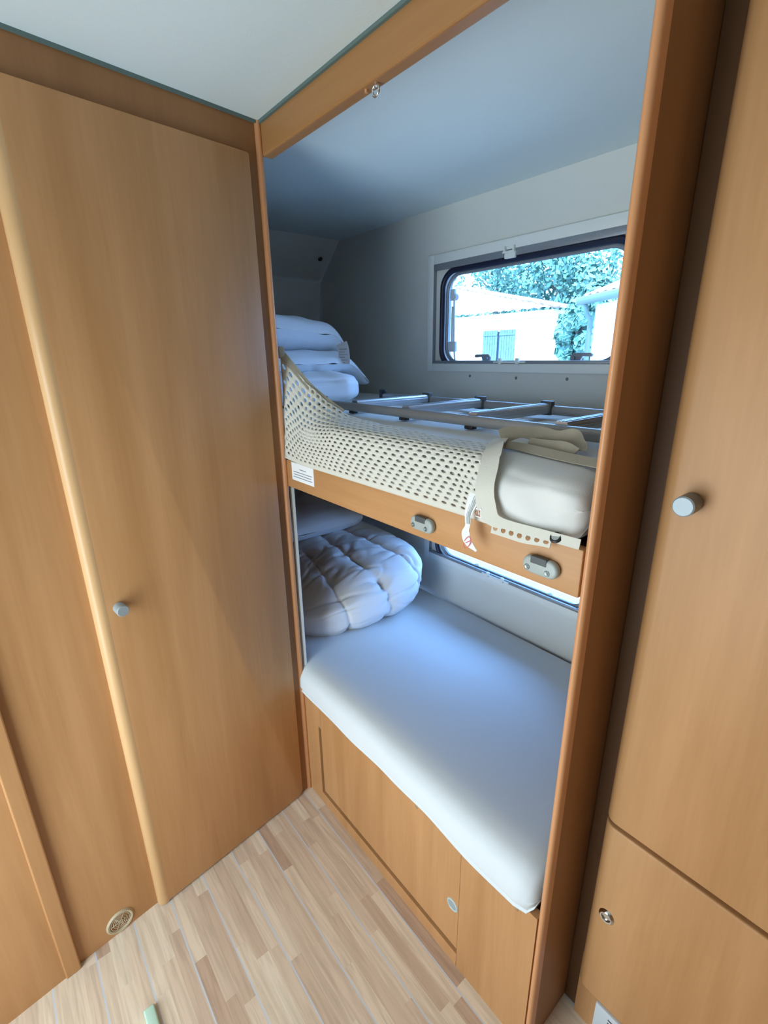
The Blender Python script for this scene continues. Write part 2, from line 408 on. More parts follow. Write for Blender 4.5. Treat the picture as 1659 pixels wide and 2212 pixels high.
MB().box(.962, 1.25, .139, .1462, .008, .105, .0015).obj('plate', M_grille, gr, 'auto')
for k in range(9):
    MB().box(.990, 1.22, .1382, .1405, .088-k*.0095-.0018, .088-k*.0095+.0018, .001).obj('slot', M_blk, gr)

# ------------------------------------------------------------------ bunk base with hatch
bb = thing('storage_box', 'wooden storage box under the lower bunk with flush hatch', 'storage box', (.43, .1, 0))
fp = MB()
fp.box(.0, .084, .0, .018, 0, .405); fp.box(.084, .10, .0, .018, .315, .405); fp.box(.084, .6865, .0, .018, 0, .043); fp.box(.6875, .879, .0, .018, 0, .405)
fp.obj('front_panel', M_wood, bb)
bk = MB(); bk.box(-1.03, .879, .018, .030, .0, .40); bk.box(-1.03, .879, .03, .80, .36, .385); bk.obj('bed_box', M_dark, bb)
hp = MB().box(.0985, .6865, .0, .0175, .0615, .405, .0008, 1).obj('hatch', M_wood, bb)
MB().lathe([(.0125, -.012), (.0125, .001), (.014, .0025), (.0165, .0015), (.017, 0)], (.668, 0, .195), (0, -1, 0)).obj('finger_ring', M_ring, hp, 'auto')
MB().lathe([(0, .0008), (.0127, .0006)], (.668, 0, .195), (0, -1, 0)).obj('finger_hole', M_knob, hp)
for x, z in ((.540, .386), (.833, .381), (.248, .389)):
    MB().lathe([(0, .0015), (.004, .0013), (.0055, 0)], (x, 0, z), (0, -1, 0), 14).obj('screw_cap', M_cap, bb, True)

# ------------------------------------------------------------------ mattresses
def mattress(x0, x1, prof, name, mat, label, wob, nu=90, endr=.03):
    """prof: closed list of (y, z) section points, smoothed; ends rounded"""
    sec = cr([(0, y, z) for y, z in prof], 7)
    cy = sum(p.y for p in sec)/len(sec); cz = sum(p.z for p in sec)/len(sec)
    mb = MB(); NS = len(sec)
    xs = []
    for i in range(nu):
        t = i/(nu-1); xs.append(x0+(x1-x0)*t)
    xs = [x0, x0+endr*.15, x0+endr*.5]+[x for x in xs if x0+endr < x < x1-endr]+[x1-endr*.5, x1-endr*.15, x1]
    def sh(x):
        d = min(x-x0, x1-x)
        if d >= endr: return 0
        q = 1-d/endr; return endr*(1-math.sqrt(max(0, 1-q*q)))
    vs = []
    for x in xs:
        s_ = sh(x)
        for p in sec:
            dy, dz = p.y-cy, p.z-cz
            y = p.y-math.copysign(min(s_, abs(dy)), dy)*(1 if abs(dy) > .2 else 0); z = p.z-math.copysign(min(s_, abs(dz)), dz)
            v = Vector((x, y, z)); v += wob(v)
            vs.append(v)
    fs = []
    n = NS
    for i in range(len(xs)-1):
        for j in range(n-1): fs.append((i*n+j, i*n+j+1, (i+1)*n+j+1, (i+1)*n+j))
    fs.append(tuple(range(n))[::-1]); fs.append(tuple((len(xs)-1)*n+k for k in range(n)))
    mb._add(vs, fs)
    o = mb.obj(name, mat, None, True, weld=True); o.data.set_sharp_from_angle(angle=math.radians(60))
    tag(o, label, 'mattress'); return o
def wob_low(v):
    top = ss(.42, .48, v.z); fr = ss(.08, .0, v.y)*(1-ss(.44, .49, v.z))
    w = Vector((0, 0, 0))
    w.z += .003*noise.noise(v*3)*top
    w.y += fr*.004*noise.noise(Vector((v.x*7, 3, v.z*9)))
    w.z += fr*ss(.44, .41, v.z)*(.007*noise.noise(Vector((v.x*4.5, 8, 0)))-.012*ss(.5, .8, v.x)+.004)
    r = ss(.80, .872, v.x); w.z += r*fr*.004*noise.noise(v*40)
    return w
mattress(-1.03, .872, [(.78, .392), (.3, .392), (.02, .402), (-.008, .412), (-.012, .44), (-.002, .478), (.035, .499), (.12, .498), (.4, .468), (.68, .425), (.775, .408), (.79, .40), (.78, .392)],
         'bunk_mattress', M_sheet, 'white sheeted mattress of the lower bunk', wob_low)
def wob_up(v):
    w = Vector((0, 0, 0)); top = ss(1.24, 1.27, v.z)
    r = ss(.60, .80, v.x)*ss(.10, .0, v.y)
    w.z += .0025*noise.noise(v*4)*top
    w.y += r*(.015*noise.noise(Vector((v.x*11, 1, v.z*16)))+.006*noise.noise(Vector((v.x*28, 4, v.z*22)))-.008)
    w.z -= r*top*.010
    return w
mattress(-.895, .872, [(.78, 1.172), (.3, 1.172), (.03, 1.173), (.006, 1.178), (.001, 1.20), (.000, 1.235), (.010, 1.262), (.04, 1.277), (.14, 1.281), (.5, 1.280), (.76, 1.278), (.79, 1.25), (.79, 1.19), (.78, 1.172)],
         'bunk_mattress', M_cream, 'cream sheeted mattress of the upper bunk under the ladder', wob_up)

# ------------------------------------------------------------------ upper bunk
ub = thing('upper_bunk', 'upper bunk board with grey ladder holders and white sticker', 'bunk bed', (.43, .1, 1.1))
MB().box(.004, .879, .0, .020, 1.095, 1.172, .003).obj('side_board', M_woodx, ub, 'auto')
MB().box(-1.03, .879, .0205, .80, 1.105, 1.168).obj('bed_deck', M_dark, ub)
def holder(x):
    c = (x, 0, 1.1285); w, hh = .031, .0145
    poly = []
    for sgn, a0 in ((1, -90), (-1, 90)):
        for k in range(11):
            a = math.radians(a0+180*k/10); poly.append((x+sgn*(w-hh)+hh*math.cos(a), 1.1285+hh*math.sin(a)))
    o = MB().prism(poly, -.0125, .0005, 'xz', bev=.005, seg=4).obj('ladder_holder', M_grey, ub, 'auto')
    MB().box(x-.0155, x+.0125, -.0132, -.004, 1.1325, 1.1445, .0012).obj('slot', M_greyd, o)
    for dx in (-.0205, .0145):
        s_ = MB(); s_.lathe([(.0012, .0005), (.0034, .0012), (.0042, .0012), (.0048, 0)], (x+dx, -.0125, 1.1235), (0, -1, 0), 14); s_.obj('screw', M_screw, o, True)
holder(.556); holder(.818)
st = MB().box(.036, .149, -.0012, -.0002, 1.121, 1.170).obj('warning_sticker', M_tag, ub); st['label'] = 'white printed sticker'
pr = MB()
pr.box(.078, .112, -.0016, -.001, 1.1535, 1.1555)
for z, a, b in ((1.1455, .045, .140), (1.1385, .048, .136), (1.1315, .045, .140)): pr.box(a, b, -.0016, -.001, z-.001, z+.001)
pr.obj('printed_lines', M_print, st)
# headboard behind the pillows
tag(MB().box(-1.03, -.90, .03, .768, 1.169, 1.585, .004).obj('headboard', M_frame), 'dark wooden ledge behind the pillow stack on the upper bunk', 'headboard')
tag(MB().lathe([(0, .006), (.008, .005), (.011, .0)], (-.925, .745, 1.875), (.66, 0, -.75), 16).obj('wall_plug', M_blk, None, True), 'small black round plug on the sloped end wall', 'plug')

# ------------------------------------------------------------------ windows
def window(idx, win, zoff, label, upper):
    w = thing('window_%d' % idx, label, 'window', (.16, D, win[2]), kind='structure')
    x0, x1, za, zb = -.263, .588, win[2]-.022, win[3]+.062
    # frame: four mitred rails
    fr = MB(); y1 = D-.014
    fr.box(x0, x0+.032, y1, D+.001, za, zb, .004); fr.box(x1-.032, x1, y1, D+.001, za, zb, .004)
    fr.box(x0+.03, x1-.03, y1+.0004, D+.001, zb-.034, zb-.0004, .004); fr.box(x0+.03, x1-.03, y1+.0004, D+.001, za+.0004, za+.030, .004)
    fr.obj('window_frame', M_wframe, w, 'auto')
    tr = MB(); tr.box(x0+.03, x1-.03, D-.0125, D-.001, zb-.055, zb-.033, .002); tr.box(x0+.03, x1-.03, D-.012, D-.001, za+.029, za+.040, .002)
    tr.box(x0+.031, x0+.037, D-.012, D-.001, za+.03, zb-.035, .001)
    tr.obj('blind_track', M_track, w, 'auto')
    pa = MB(); hole = (win[0]-.004, win[1]+.004, win[2]-.002, win[3]+.002)
    # rubber seal: ring of rounded section
    def ring(hole_o, wid, y, bul):
        n = None; rows = []
        for t in range(7):
            a = PI*t/6; o_ = wid*.5*(1-math.cos(a)); yy = y-bul*math.sin(a)
            rows.append([(p[0], yy, p[1]) for p in rrect(hole_o[0]+o_, hole_o[1]-o_, hole_o[2]+o_, hole_o[3]-o_, .068-o_*.8)])
        n = len(rows[0]); vs = [p for r in rows for p in r]
        return vs, [(i*n+k, i*n+(k+1) % n, (i+1)*n+(k+1) % n, (i+1)*n+k) for i in range(6) for k in range(n)]
    MB_ = MB(); MB_._add(*ring((win[0]-.012, win[1]+.012, win[2]-.010, win[3]+.010), .020, D, .012))
    MB_.obj('rubber_seal', M_seal, w, True)
    MB_ = MB(); MB_._add(*ring((win[0]+.004, win[1]-.004, win[2]+.004, win[3]-.004), .014, D+.012, .006))
    # inner lip reaches back to the pane
    pts = rrect(win[0]+.010, win[1]-.010, win[2]+.010, win[3]-.010, .055); n = len(pts)
    MB_._add([(p[0], D+.012, p[1]) for p in pts]+[(p[0], D+.034, p[1]) for p in pts], [(i, (i+1) % n, n+(i+1) % n, n+i) for i in range(n)])
    MB_.obj('pane_lip', M_track, w, True)
    MB().box(win[0]-.03, win[1]+.03, D+.046, D+.050, win[2]-.03, win[3]+.03).obj('pane', M_glass, w)
    # twist catches on the lower edge
    if upper:
        for cx, s_ in ((.0, -1), (.36, 1)):
            l = MB(); l.prism([(cx+s_*.006, win[2]+.006), (cx-s_*.02, win[2]+.006), (cx-s_*.022, win[2]+.030), (cx-s_*.012, win[2]+.040), (cx+s_*.044, win[2]+.040), (cx+s_*.052, win[2]+.034), (cx+s_*.046, win[2]+.028), (cx+s_*.018, win[2]+.030)], D+.028, D+.040, 'xz', bev=.002)
            l.lathe([(0, .010), (.007, .010), (.008, .0)], (cx-s_*.01, D+.03, win[2]+.024), (0, -1, 0), 14)
            l.obj('catch', M_track, w, 'auto')
        # support stay on the left side
        y = D+.022
        s1 = MB(); s1.tube([(-.155, y, win[3]-.085), (-.150, y, win[2]+.07)], .0035, 8); s1.tube([(-.150, y, win[2]+.07), (-.145, y+.004, win[2]+.012)], .0035, 8)
        s1.tube([(-.163, y+.004, win[3]-.12), (-.163, y+.004, win[2]+.055)], .006, 8)
        s1.lathe([(0, .012), (.011, .011), (.013, .004), (.013, -.004), (.0, -.005)], (-.149, y, win[3]-.088), (0, -1, 0), 16)
        s1.box(-.176, -.138, y-.008, y+.008, win[2]+.050, win[2]+.088, .004); s1.box(-.172, -.150, y-.006, y+.008, win[3]-.10, win[3]-.06, .003)
        s1.lathe([(0, .012), (.010, .011), (.011, .0)], (-.152, y, win[2]+.068), (0, -1, 0), 14)
        s1.obj('stay_arm', M_clear, w, 'auto')
        c = MB(); c.box(.098, .140, D-.022, D-.010, zb-.062, zb-.042, .003); c.box(.092, .138, D-.026, D-.012, zb-.046, zb-.040, .0015); c.box(.094, .100, D-.024, D-.012, zb-.046, zb-.026, .001); c.box(.130, .136, D-.024, D-.012, zb-.046, zb-.026, .001)
        c.obj('blind_latch', M_wframe, w, 'auto')
    else:
        for cx in (.02, .36):
            l = MB(); l.box(cx-.03, cx+.03, D+.012, D+.026, win[2]+.006, win[2]+.016, .003); l.lathe([(0, .012), (.009, .010), (.010, 0)], (cx, D+.02, win[2]+.014), (0, -1, 0), 14); l.obj('catch', M_clear, w, 'auto')
    c = MB(); c.box(.075, .205, D-.020, D-.012, za+.032, za+.037, .001)
    for x in (.105, .175): c.box(x-.006, x+.006, D-.024, D-.012, za+.027, za+.048, .002)
    c.obj('blind_clip', M_wframe, w, 'auto')
window(1, WIN[0], 0, 'upper bunk window with white frame and dark rubber seal', True)
window(2, WIN[1], 0, 'low window behind the lower bunk, mostly hidden by the bunk board', False)

# ------------------------------------------------------------------ ladder on the upper mattress
ld = thing('bunk_ladder', 'grey aluminium bunk ladder lying flat on the upper mattress', 'ladder', (.4, .35, 1.29))
def rail(y, x0, x1, s_, label=None):
    p = []
    for k in range(16):
        a = 2*PI*k/16; c_, n_ = math.cos(a), math.sin(a)
        p.append((y+.011*math.copysign(abs(c_)**.7, c_), 1.302+.0118*math.copysign(abs(n_)**.7, n_)))
    o = MB().prism(p, x0, x1, 'yz').obj('rail', M_alud, ld, 'auto')
    cp = MB(); cp.box(x0-.012, x0+.006, y-.013, y+.013, 1.289, 1.316, .004); cp.box(x0-.014, x0+.016, y-.010, y+.004, 1.314, 1.325, .002); cp.obj('end_cap', M_blk, o, 'auto')
rail(.205, -.105, .90-.06, 1); rail(.51, -.185, .84, 1)
for x in (.045, .265, .485, .70):
    r_ = MB(); r_.prism([(x-.013, 1.315), (x-.011, 1.319), (x+.011, 1.319), (x+.013, 1.315), (x+.013, 1.298), (x+.011, 1.2955), (x-.011, 1.2955), (x-.013, 1.298)], .212, .503, 'xz')
    for q in (-.006, 0, .006): r_.box(x+q-.0012, x+q+.0012, .214, .501, 1.3185, 1.3205)
    for q in (1.302, 1.308, 1.314): r_.box(x+.0125, x+.0138, .214, .501, q-.0012, q+.0012)
    o = r_.obj('rung', M_alu, ld, 'auto')
    for yy in (.200, .508):
        if yy < .3: MB().box(x-.012, x+.012, yy-.002, yy+.014, 1.2835, 1.292, .002).obj('rubber_foot', M_blk, o, 'auto')
        else: MB().box(x-.016, x+.016, yy-.013, yy+.004, 1.29, 1.3255, .002).obj('rung_collar', M_greyd, o, 'auto')

# ------------------------------------------------------------------ soft things
def pillow(name, c, sx, sy, hgt, rot, mat, label, sag=None, seed=0, wr=.010, droop=None, corner=.10, cat='pillow', group=None, n=44):
    """flat-seamed cushion; sx, sy half sizes"""
    Rm = Matrix.Rotation(rot[2], 4, 'Z') @ Matrix.Rotation(rot[1], 4, 'Y') @ Matrix.Rotation(rot[0], 4, 'X')
    mb = MB()
    def f(side):
        def g(u, v):
            a, b = u*2-1, v*2-1
            e = (max(0, 1-abs(a)**3.4)*max(0, 1-abs(b)**3.4))**.48
            x = a*sx*(1-corner*(1-b*b)*.0-corner*.5*(1-abs(b)**2)*abs(a)**3); y = b*sy*(1-corner*.5*(1-abs(a)**2)*abs(b)**3)
            z = side*hgt*e; cq = 1-.16*abs(a*b)**2.2; x *= cq; y *= cq
            p = Vector((x, y, z))
            q = Vector((x*5+seed, y*5, side*2.+seed))
            p.z += e*(wr*noise.noise(q)+wr*.7*noise.noise(q*2.7))+ (1-e)*wr*.6*noise.noise(q*4)
            cn = noise.noise(Vector((x*5+seed, y*8-seed, z*5)))
            p.z -= side*e*wr*1.1*max(0, 1-abs(cn)*7)*max(0, noise.noise(Vector((x*4, y*4+seed, 2)))+.25)
            if droop: p.z += droop(a, b)
            return Vector(c)+Rm @ p
        return g
    mb.grid(f(1), n, n); mb.grid(f(-1), n, n)
    o = mb.obj(name, mat, None, True, weld=True)
    tag(o, label, cat, group); return o

pt = pillow('pillow', (-.61, .265, 1.522), (.23), .300, .066, (math.radians(-4), math.radians(-2), math.radians(6)), M_down, 'white pillow with paper care tag, topmost of the upper bunk stack', seed=3, droop=lambda a, b: -.035*ss(.6, 1, b))
tn = Vector((.62, -.76, .12)); tw_ = Vector((.77, .64, 0)).normalized()
tc_ = [Vector(p) for p in ((-.362, .452, 1.476), (-.352, .452, 1.455), (-.347, .451, 1.430), (-.345, .449, 1.403))]
tc_ = [p+tn*.022+Vector((0, .012, .008)) for p in tc_]
tg = MB(); tg.ribbon(cr(tc_, 4), .042, tuple(tn), .0012)
t_o = tg.obj('care_tag', M_tag, pt)
tp = MB()
for k in range(6):
    c_ = tc_[1].lerp(tc_[3], k/5.5)+tn*.0014; tp.ribbon([c_-tw_*.015, c_+tw_*(.004 if k % 2 else .014)], .0026 if k in (0, 3) else .0016, tuple(tn), .0012)
tp.obj('printed_lines', M_grey, t_o)
pillow('pillow', (-.57, .305, 1.424), .26, .325, .044, (0, math.radians(2), math.radians(3)), M_down, 'white pillow with drooping corner under the topmost pillow of the upper bunk', seed=9, droop=lambda a, b: -.075*ss(.45, 1, b))
# folded duvet at the bottom of the stack
def slab_soft(name, c, sx, sy, sz, label, seed, mat, folds):
    mb = MB()
    def g(u, v):
        th = u*2*PI; ph = (v-.5)*PI
        def se(x, p): return math.copysign(abs(x)**p, x)
        x = sx*se(math.cos(ph), .36)*se(math.cos(th), .36); y = sy*se(math.cos(ph), .36)*se(math.sin(th), .36); z = sz*se(math.sin(ph), .62)
        p = Vector((x, y, z)); q = Vector((x*6+seed, y*6, z*6))
        nn = Vector((x/sx, y/sy, z/sz)); nn.normalize()
        p += nn*(.010*noise.noise(q)+.006*noise.noise(q*2.6))
        p += nn*folds(p)
        p.z = max(p.z, -sz)
        return Vector(c)+p
    mb.grid(g, 96, 56, True)
    o = mb.obj(name, mat, None, True, weld=True); tag(o, label, 'duvet'); return o
slab_soft('folded_duvet', (-.525, .25, 1.336), .325, .215, .055, 'white folded duvet at the bottom of the upper bunk stack', 4, M_down,
          lambda p: -.013*math.exp(-((p.z-.022-.02*p.y)/.006)**2)*(1 if p.y < .1 else .2)-.010*math.exp(-((p.y-.085+.3*p.z)/.008)**2)*ss(-.05, .0, p.x)-.006*math.exp(-((p.y+.03-.5*p.z)/.008)**2))

# rolled duvet on the lower bunk
def duvet_low():
    mb = MB(); c = Vector((-.45, .375, .565)); sx, sy, sz = .42, .36, .150
    def g(u, v):
        th = u*2*PI; ph = (v-.5)*PI
        def se(x, p): return math.copysign(abs(x)**p, x)
        x = sx*se(math.cos(ph), .75)*se(math.cos(th), .72); y = sy*se(math.cos(ph), .75)*se(math.sin(th), .72); z = sz*se(math.sin(ph), .75)
        nn = Vector((x/sx**2, y/sy**2, z/sz**2)); nn.normalize()
        p = Vector((x, y, z))
        # roll fold at the window end
        q = Vector((x, y, z))
        d = .010*noise.noise(q*3.5+Vector((3, 1, 7)))
        for s0 in (-.13, .07, .21):
            t = y-s0+.16*z+.05*math.sin(x*4+s0*9); d -= .009*math.exp(-(t/.006)**2)+.006*math.exp(-(t/.03)**2)
            pk = math.exp(-abs(t)/.05)
            d += .012*pk*noise.noise(Vector((x*16+s0*50, t*6, z*20)))
            cn = noise.noise(Vector((x*11+s0*37, t*5+s0, z*15)))
            d -= .011*pk*max(0, 1-abs(cn)*6)
        d += .004*noise.noise(Vector((x*16, y*7, z*20)))
        d -= .006*max(0, 1-abs(noise.noise(Vector((x*13+7, y*8, z*17))))*6)*max(0, .3+noise.noise(Vector((x*5, y*5, z*5+4))))
        p += nn*d
        p.z += .02*ss(.1, .3, y)-.06*ss(.0, -.35, y)*ss(0, .1, z)
        w = c+p
        zm = .512-.13*max(0, w.y-.03)
        if w.z < zm: w.z = zm-.004
        return w
    mb.grid(g, 400, 220, True)
    return mb.obj('rolled_duvet', M_down, None, True, weld=True)
tag(duvet_low(), 'white quilted duvet rolled up at the far end of the lower bunk', 'duvet')
pillow('pillow', (-.66, .34, .765), .22, .33, .06, (0, math.radians(6), math.radians(-4)), M_down, 'shaded white pillow behind the rolled duvet on the lower bunk', seed=14)

# ------------------------------------------------------------------ safety net
sn = thing('safety_net', 'cream mesh safety net with webbing edge hung along the upper bunk', 'safety net', (.35, .0, 1.172))
CT = [  # bottom point, top point
    ((.010, -.006, 1.178), (-.040, .030, 1.455)),
    ((.100, -.008, 1.172), (.045, .060, 1.372)),
    ((.190, -.008, 1.172), (.115, .078, 1.326)),
    ((.280, -.008, 1.172), (.190, .092, 1.296)),
    ((.380, -.008, 1.172), (.280, .092, 1.288)),
    ((.480, -.008, 1.172), (.390, .078, 1.287)),
    ((.580, -.008, 1.172), (.490, .066, 1.287)),
    ((.670, -.008, 1.172), (.585, .068, 1.287)),
    ((.735, -.017, 1.174), (.665, .080, 1.287))]
def netS(u, v):
    f = u*(len(CT)-1); i = min(int(f), len(CT)-2); t = f-i
    B = Vector(CT[i][0]).lerp(Vector(CT[i+1][0]), t); T = Vector(CT[i][1]).lerp(Vector(CT[i+1][1]), t)
    w = max(0, min(1, (T.z-1.295)/.12))
    a = Vector((lerp(B.x, T.x, .35)-.012*ss(.8, 1, u), -.0065, 1.228)); b = Vector((lerp(B.x, T.x, .62)-.01*ss(.8, 1, u), .010, 1.2785))
    k_ = min(1, u*7); a = a.lerp(B+(T-B)*.30+Vector((.016, lerp(-.004, -.018, k_), -.006)), w); b = b.lerp(B+(T-B)*.62+Vector((.016, lerp(-.004, -.016, k_), -.012)), w)
    P = [B*2-a, B, a, b, T, T*2-b]; g = v*3; k = min(int(g), 2); s_ = g-k; A, B_, C_, D_2 = P[k:k+4]
    p = .5*((2*B_)+(C_-A)*s_+(2*A-5*B_+4*C_-D_2)*s_*s_+(3*B_-A-3*C_+D_2)*s_**3)
    wv = math.sin(PI*v)
    p.y -= .003*wv*max(0, noise.noise(Vector((u*6, v*3, 2)))); p.z += .004*ss(.7, 1, v)*abs(noise.noise(Vector((u*9, 5, 1))))
    return p
def net_mesh():
    mb = MB(); NU, NV = 31, 18
    for j in range(NV):
        sh = .5 if j % 2 else 0
        for i in range(-1, NU):
            u0, u1 = (i+sh)/NU, (i+1+sh)/NU
            if u1 <= 0 or u0 >= 1: continue
            v0, v1 = j/NV, (j+1)/NV
            um, vm = (u0+u1)/2, (v0+v1)/2
            cl = lambda x: max(0, min(1, x))
            outer = [(u0, v0), (um, v0), (u1, v0), (u1, vm), (u1, v1), (um, v1), (u0, v1), (u0, vm)]
            solid = u0 < 0 or u1 > 1 or j == 0
            if solid:
                mb._add([netS(cl(a), b) for a, b in outer], [tuple(range(8))]); continue
            hu, hv = (u1-u0)*.26, (v1-v0)*.25
            k_ = 1+.25*noise.noise(Vector((um*11, vm*7, 3)))
            inner = [(um+hu*k_*math.cos(math.radians(a)), vm+hv*k_*math.sin(math.radians(a))) for a in (225, 270, 315, 0, 45, 90, 135, 180)]
            vs = [netS(cl(a), b) for a, b in outer]+[netS(a, b) for a, b in inner]
            mb._add(vs, [(q, (q+1) % 8, 8+(q+1) % 8, 8+q) for q in range(8)])
    return mb
nt = net_mesh().obj('mesh_panel', M_net, sn, True, recalc=False)
bpy.context.view_layer.update()
bmn = bmesh.new(); bmn.from_mesh(nt.data); bmesh.ops.remove_doubles(bmn, verts=bmn.verts, dist=2e-5)
bmesh.ops.recalc_face_normals(bmn, faces=bmn.faces[:]); bmn.to_mesh(nt.data); bmn.free()
md = nt.modifiers.new('thickness', 'SOLIDIFY'); md.thickness = .0011; md.offset = 0
# webbing edges
wbm = MB(); wbm.ribbon(cr([(-.042, .028, 1.460), (.0, .044, 1.415), (.05, .062, 1.366), (.115, .080, 1.325), (.16, .088, 1.305)], 6), [.018]*25, (.35, -.5, .8), .0016)
wbm.obj('top_webbing', M_strap, sn, 'auto')
MB().box(-.062, -.026, .018, .040, 1.438, 1.468, .006, 3).obj('corner_tab', M_strap, sn, 'auto')
wbm = MB()
pth = cr([(.660, .086, 1.296), (.672, .058, 1.293), (.690, .026, 1.288), (.706, -.002, 1.268), (.714, -.021, 1.240), (.722, -.026, 1.212), (.738, -.026, 1.190), (.768, -.022, 1.186), (.82, -.016, 1.185), (.878, -.010, 1.184)], 6)
nrm = [(.1, -.5, .9)]*8+[(.1, -.8, .6)]*8+[(.15, -1, .2)]*(len(pth)-16)
wbm.ribbon(pth, [lerp(.026, .034, ss(0, 12, i)) if i < 30 else lerp(.034, .015, ss(30, 42, i)) for i in range(len(pth))], nrm, .0018)
sw = wbm.obj('side_webbing', M_net, sn, 'auto')
hm = MB(); NH = 7
def hemS(u, v): return Vector((lerp(.728, .836, u), -.0135-.004*v, lerp(1.184, 1.1615+.006*ss(.5, 1, u), v)))
for i in range(NH):
    u0, u1 = i/NH, (i+1)/NH; um = (u0+u1)/2
    out = [(u0, 0), (um, 0), (u1, 0), (u1, .5), (u1, 1), (um, 1), (u0, 1), (u0, .5)]
    inn = [(um+.30/NH*math.cos(math.radians(a)), .56+.20*math.sin(math.radians(a))) for a in (225, 270, 315, 0, 45, 90, 135, 180)]
    hm._add([hemS(*p) for p in out]+[hemS(*p) for p in inn], [(q, (q+1) % 8, 8+(q+1) % 8, 8+q) for q in range(8)])
ho = hm.obj('mesh_hem', M_net, sn, False, recalc=False, weld=True)
md = ho.modifiers.new('thickness', 'SOLIDIFY'); md.thickness = .0012; md.offset = 0
MB().lathe([(.0055, .002), (.0075, .004), (.0095, .0)], (.842, -.0135, 1.185), (0, -.72, .7), 16).obj('eyelet', M_blk, sn, True)
MB().lathe([(0, .0028), (.0058, .0028)], (.842, -.0135, 1.185), (0, -.72, .7), 16).obj('eyelet_hole', M_grey, sn)
wbm = MB()
lp = cr([(.655, .088, 1.300), (.672, .115, 1.306), (.700, .135, 1.304), (.735, .142, 1.303), (.768, .138, 1.306), (.790, .118, 1.300), (.800, .10, 1.292)], 6)
wbm.ribbon(lp, [.024+.004*math.sin(i*.6) for i in range(len(lp))], (.35, -.9, .35), .0016)
lp2 = cr([(.662, .076, 1.288), (.70, .082, 1.2875), (.75, .076, 1.2865), (.80, .070, 1.285), (.86, .062, 1.285)], 6)
wbm.ribbon(lp2, [.020]*len(lp2), (.1, -.5, .9), .0016)
lp3 = cr([(.700, .110, 1.290), (.74, .108, 1.291), (.775, .098, 1.294), (.80, .090, 1.288)], 6)
wbm.ribbon(lp3, [.022]*len(lp3), (.2, -.8, .6), .0016)
wbm.obj('loose_webbing', M_strap, sn, 'auto')
# care tag hanging from the strap
tpth = cr([(.697, -.023, 1.222), (.694, -.028, 1.205), (.689, -.030, 1.186), (.690, -.031, 1.168), (.688, -.033, 1.155), (.695, -.034, 1.140), (.712, -.032, 1.128)], 6)
tw = [.020, .020, .020, .019, .019, .018, .018, .016, .016, .014, .014, .013, .012, .011, .010, .010, .010, .009, .009, .009, .009, .010, .011, .013, .014, .015, .015, .015, .015, .014, .013, .012, .011, .009, .007, .005, .004]
tgm = MB(); tgm.ribbon(tpth, tw[:len(tpth)], (.3, -1, .15), .0009); to = tgm.obj('care_tag', M_tag, sn, 'auto'); to['label'] = 'white printed care tag'
tl = MB()
for o_ in (-.006, -.003, 0, .003, .006):
    q = [Vector(p)+Vector((o_*(tw[i]/.02), -.0011, 0)) for i, p in enumerate(tpth[1:18])]; tl.ribbon(q, .0011, (.3, -1, .15), .0006)
tl.obj('printed_lines', M_grey, to)
rg = MB(); cc = Vector((.6945, -.0352, 1.1395))
el = [cc+Vector((.0062*math.cos(a)+.004*math.sin(a), -.0005, .011*math.sin(a))) for a in [2*PI*k/24 for k in range(25)]]
rg.ribbon(el, .0013, (.3, -1, .15), .0008); rg.ribbon([cc+Vector((-.005, -.0004, -.003)), cc+Vector((.005, -.0004, .004))], .0013, (.3, -1, .15), .0009)
rg.obj('warning_sign', M_red, to)
lt = MB(); lt.box(.7055, .7175, -.031, -.030, 1.187, 1.203, .001); lo = lt.obj('brand_tab', M_tag, sn)
gg = MB()
for x in (.7075, .7105, .7140): gg.tube([(x, -.0315, 1.1995), (x-.001, -.0315, 1.192), (x+.001, -.0315, 1.189)], .0009, 6)
gg.obj('printed_mark', M_tan, lo)

# ------------------------------------------------------------------ small fittings in front
av = thing('air_vent', 'round cream air vent low on the wall beside the washroom door', 'vent', LW @ Vector((.622, -.014, .034)))
MB(LW).lathe([(.024, .002), (.026, .006), (.030, .007), (.033, .004), (.034, 0)], (.622, -.014, .036), (0, 1, 0), 32).obj('rim', M_vent, av, 'auto')
MB(LW).lathe([(0, .0012), (.0255, .0012)], (.622, -.014, .036), (0, 1, 0), 32).obj('recess', M_ventd, av)
gm = MB(LW)
for r in (.006, .0115, .017, .0225):
    gm.tube([(.622+r*math.cos(a), -.0095, .036+r*math.sin(a)) for a in [2*PI*k/28 for k in range(29)]], .0009, 6, False)
for a in (0, 60, 120): gm.tube([(.622-.025*math.cos(math.radians(a)), -.0098, .036-.025*math.sin(math.radians(a))), (.622+.025*math.cos(math.radians(a)), -.0098, .036+.025*math.sin(math.radians(a)))], .0011, 6)
gm.obj('grille', M_vent, av, True)
mb = MB(); mb.box(.286, .80, -.621, -.597, .0, .012, .004, 3)
tag(mb.obj('mint_bar', M_mint, None, 'auto'), 'pale mint green flat bar lying on the floor', 'bar')

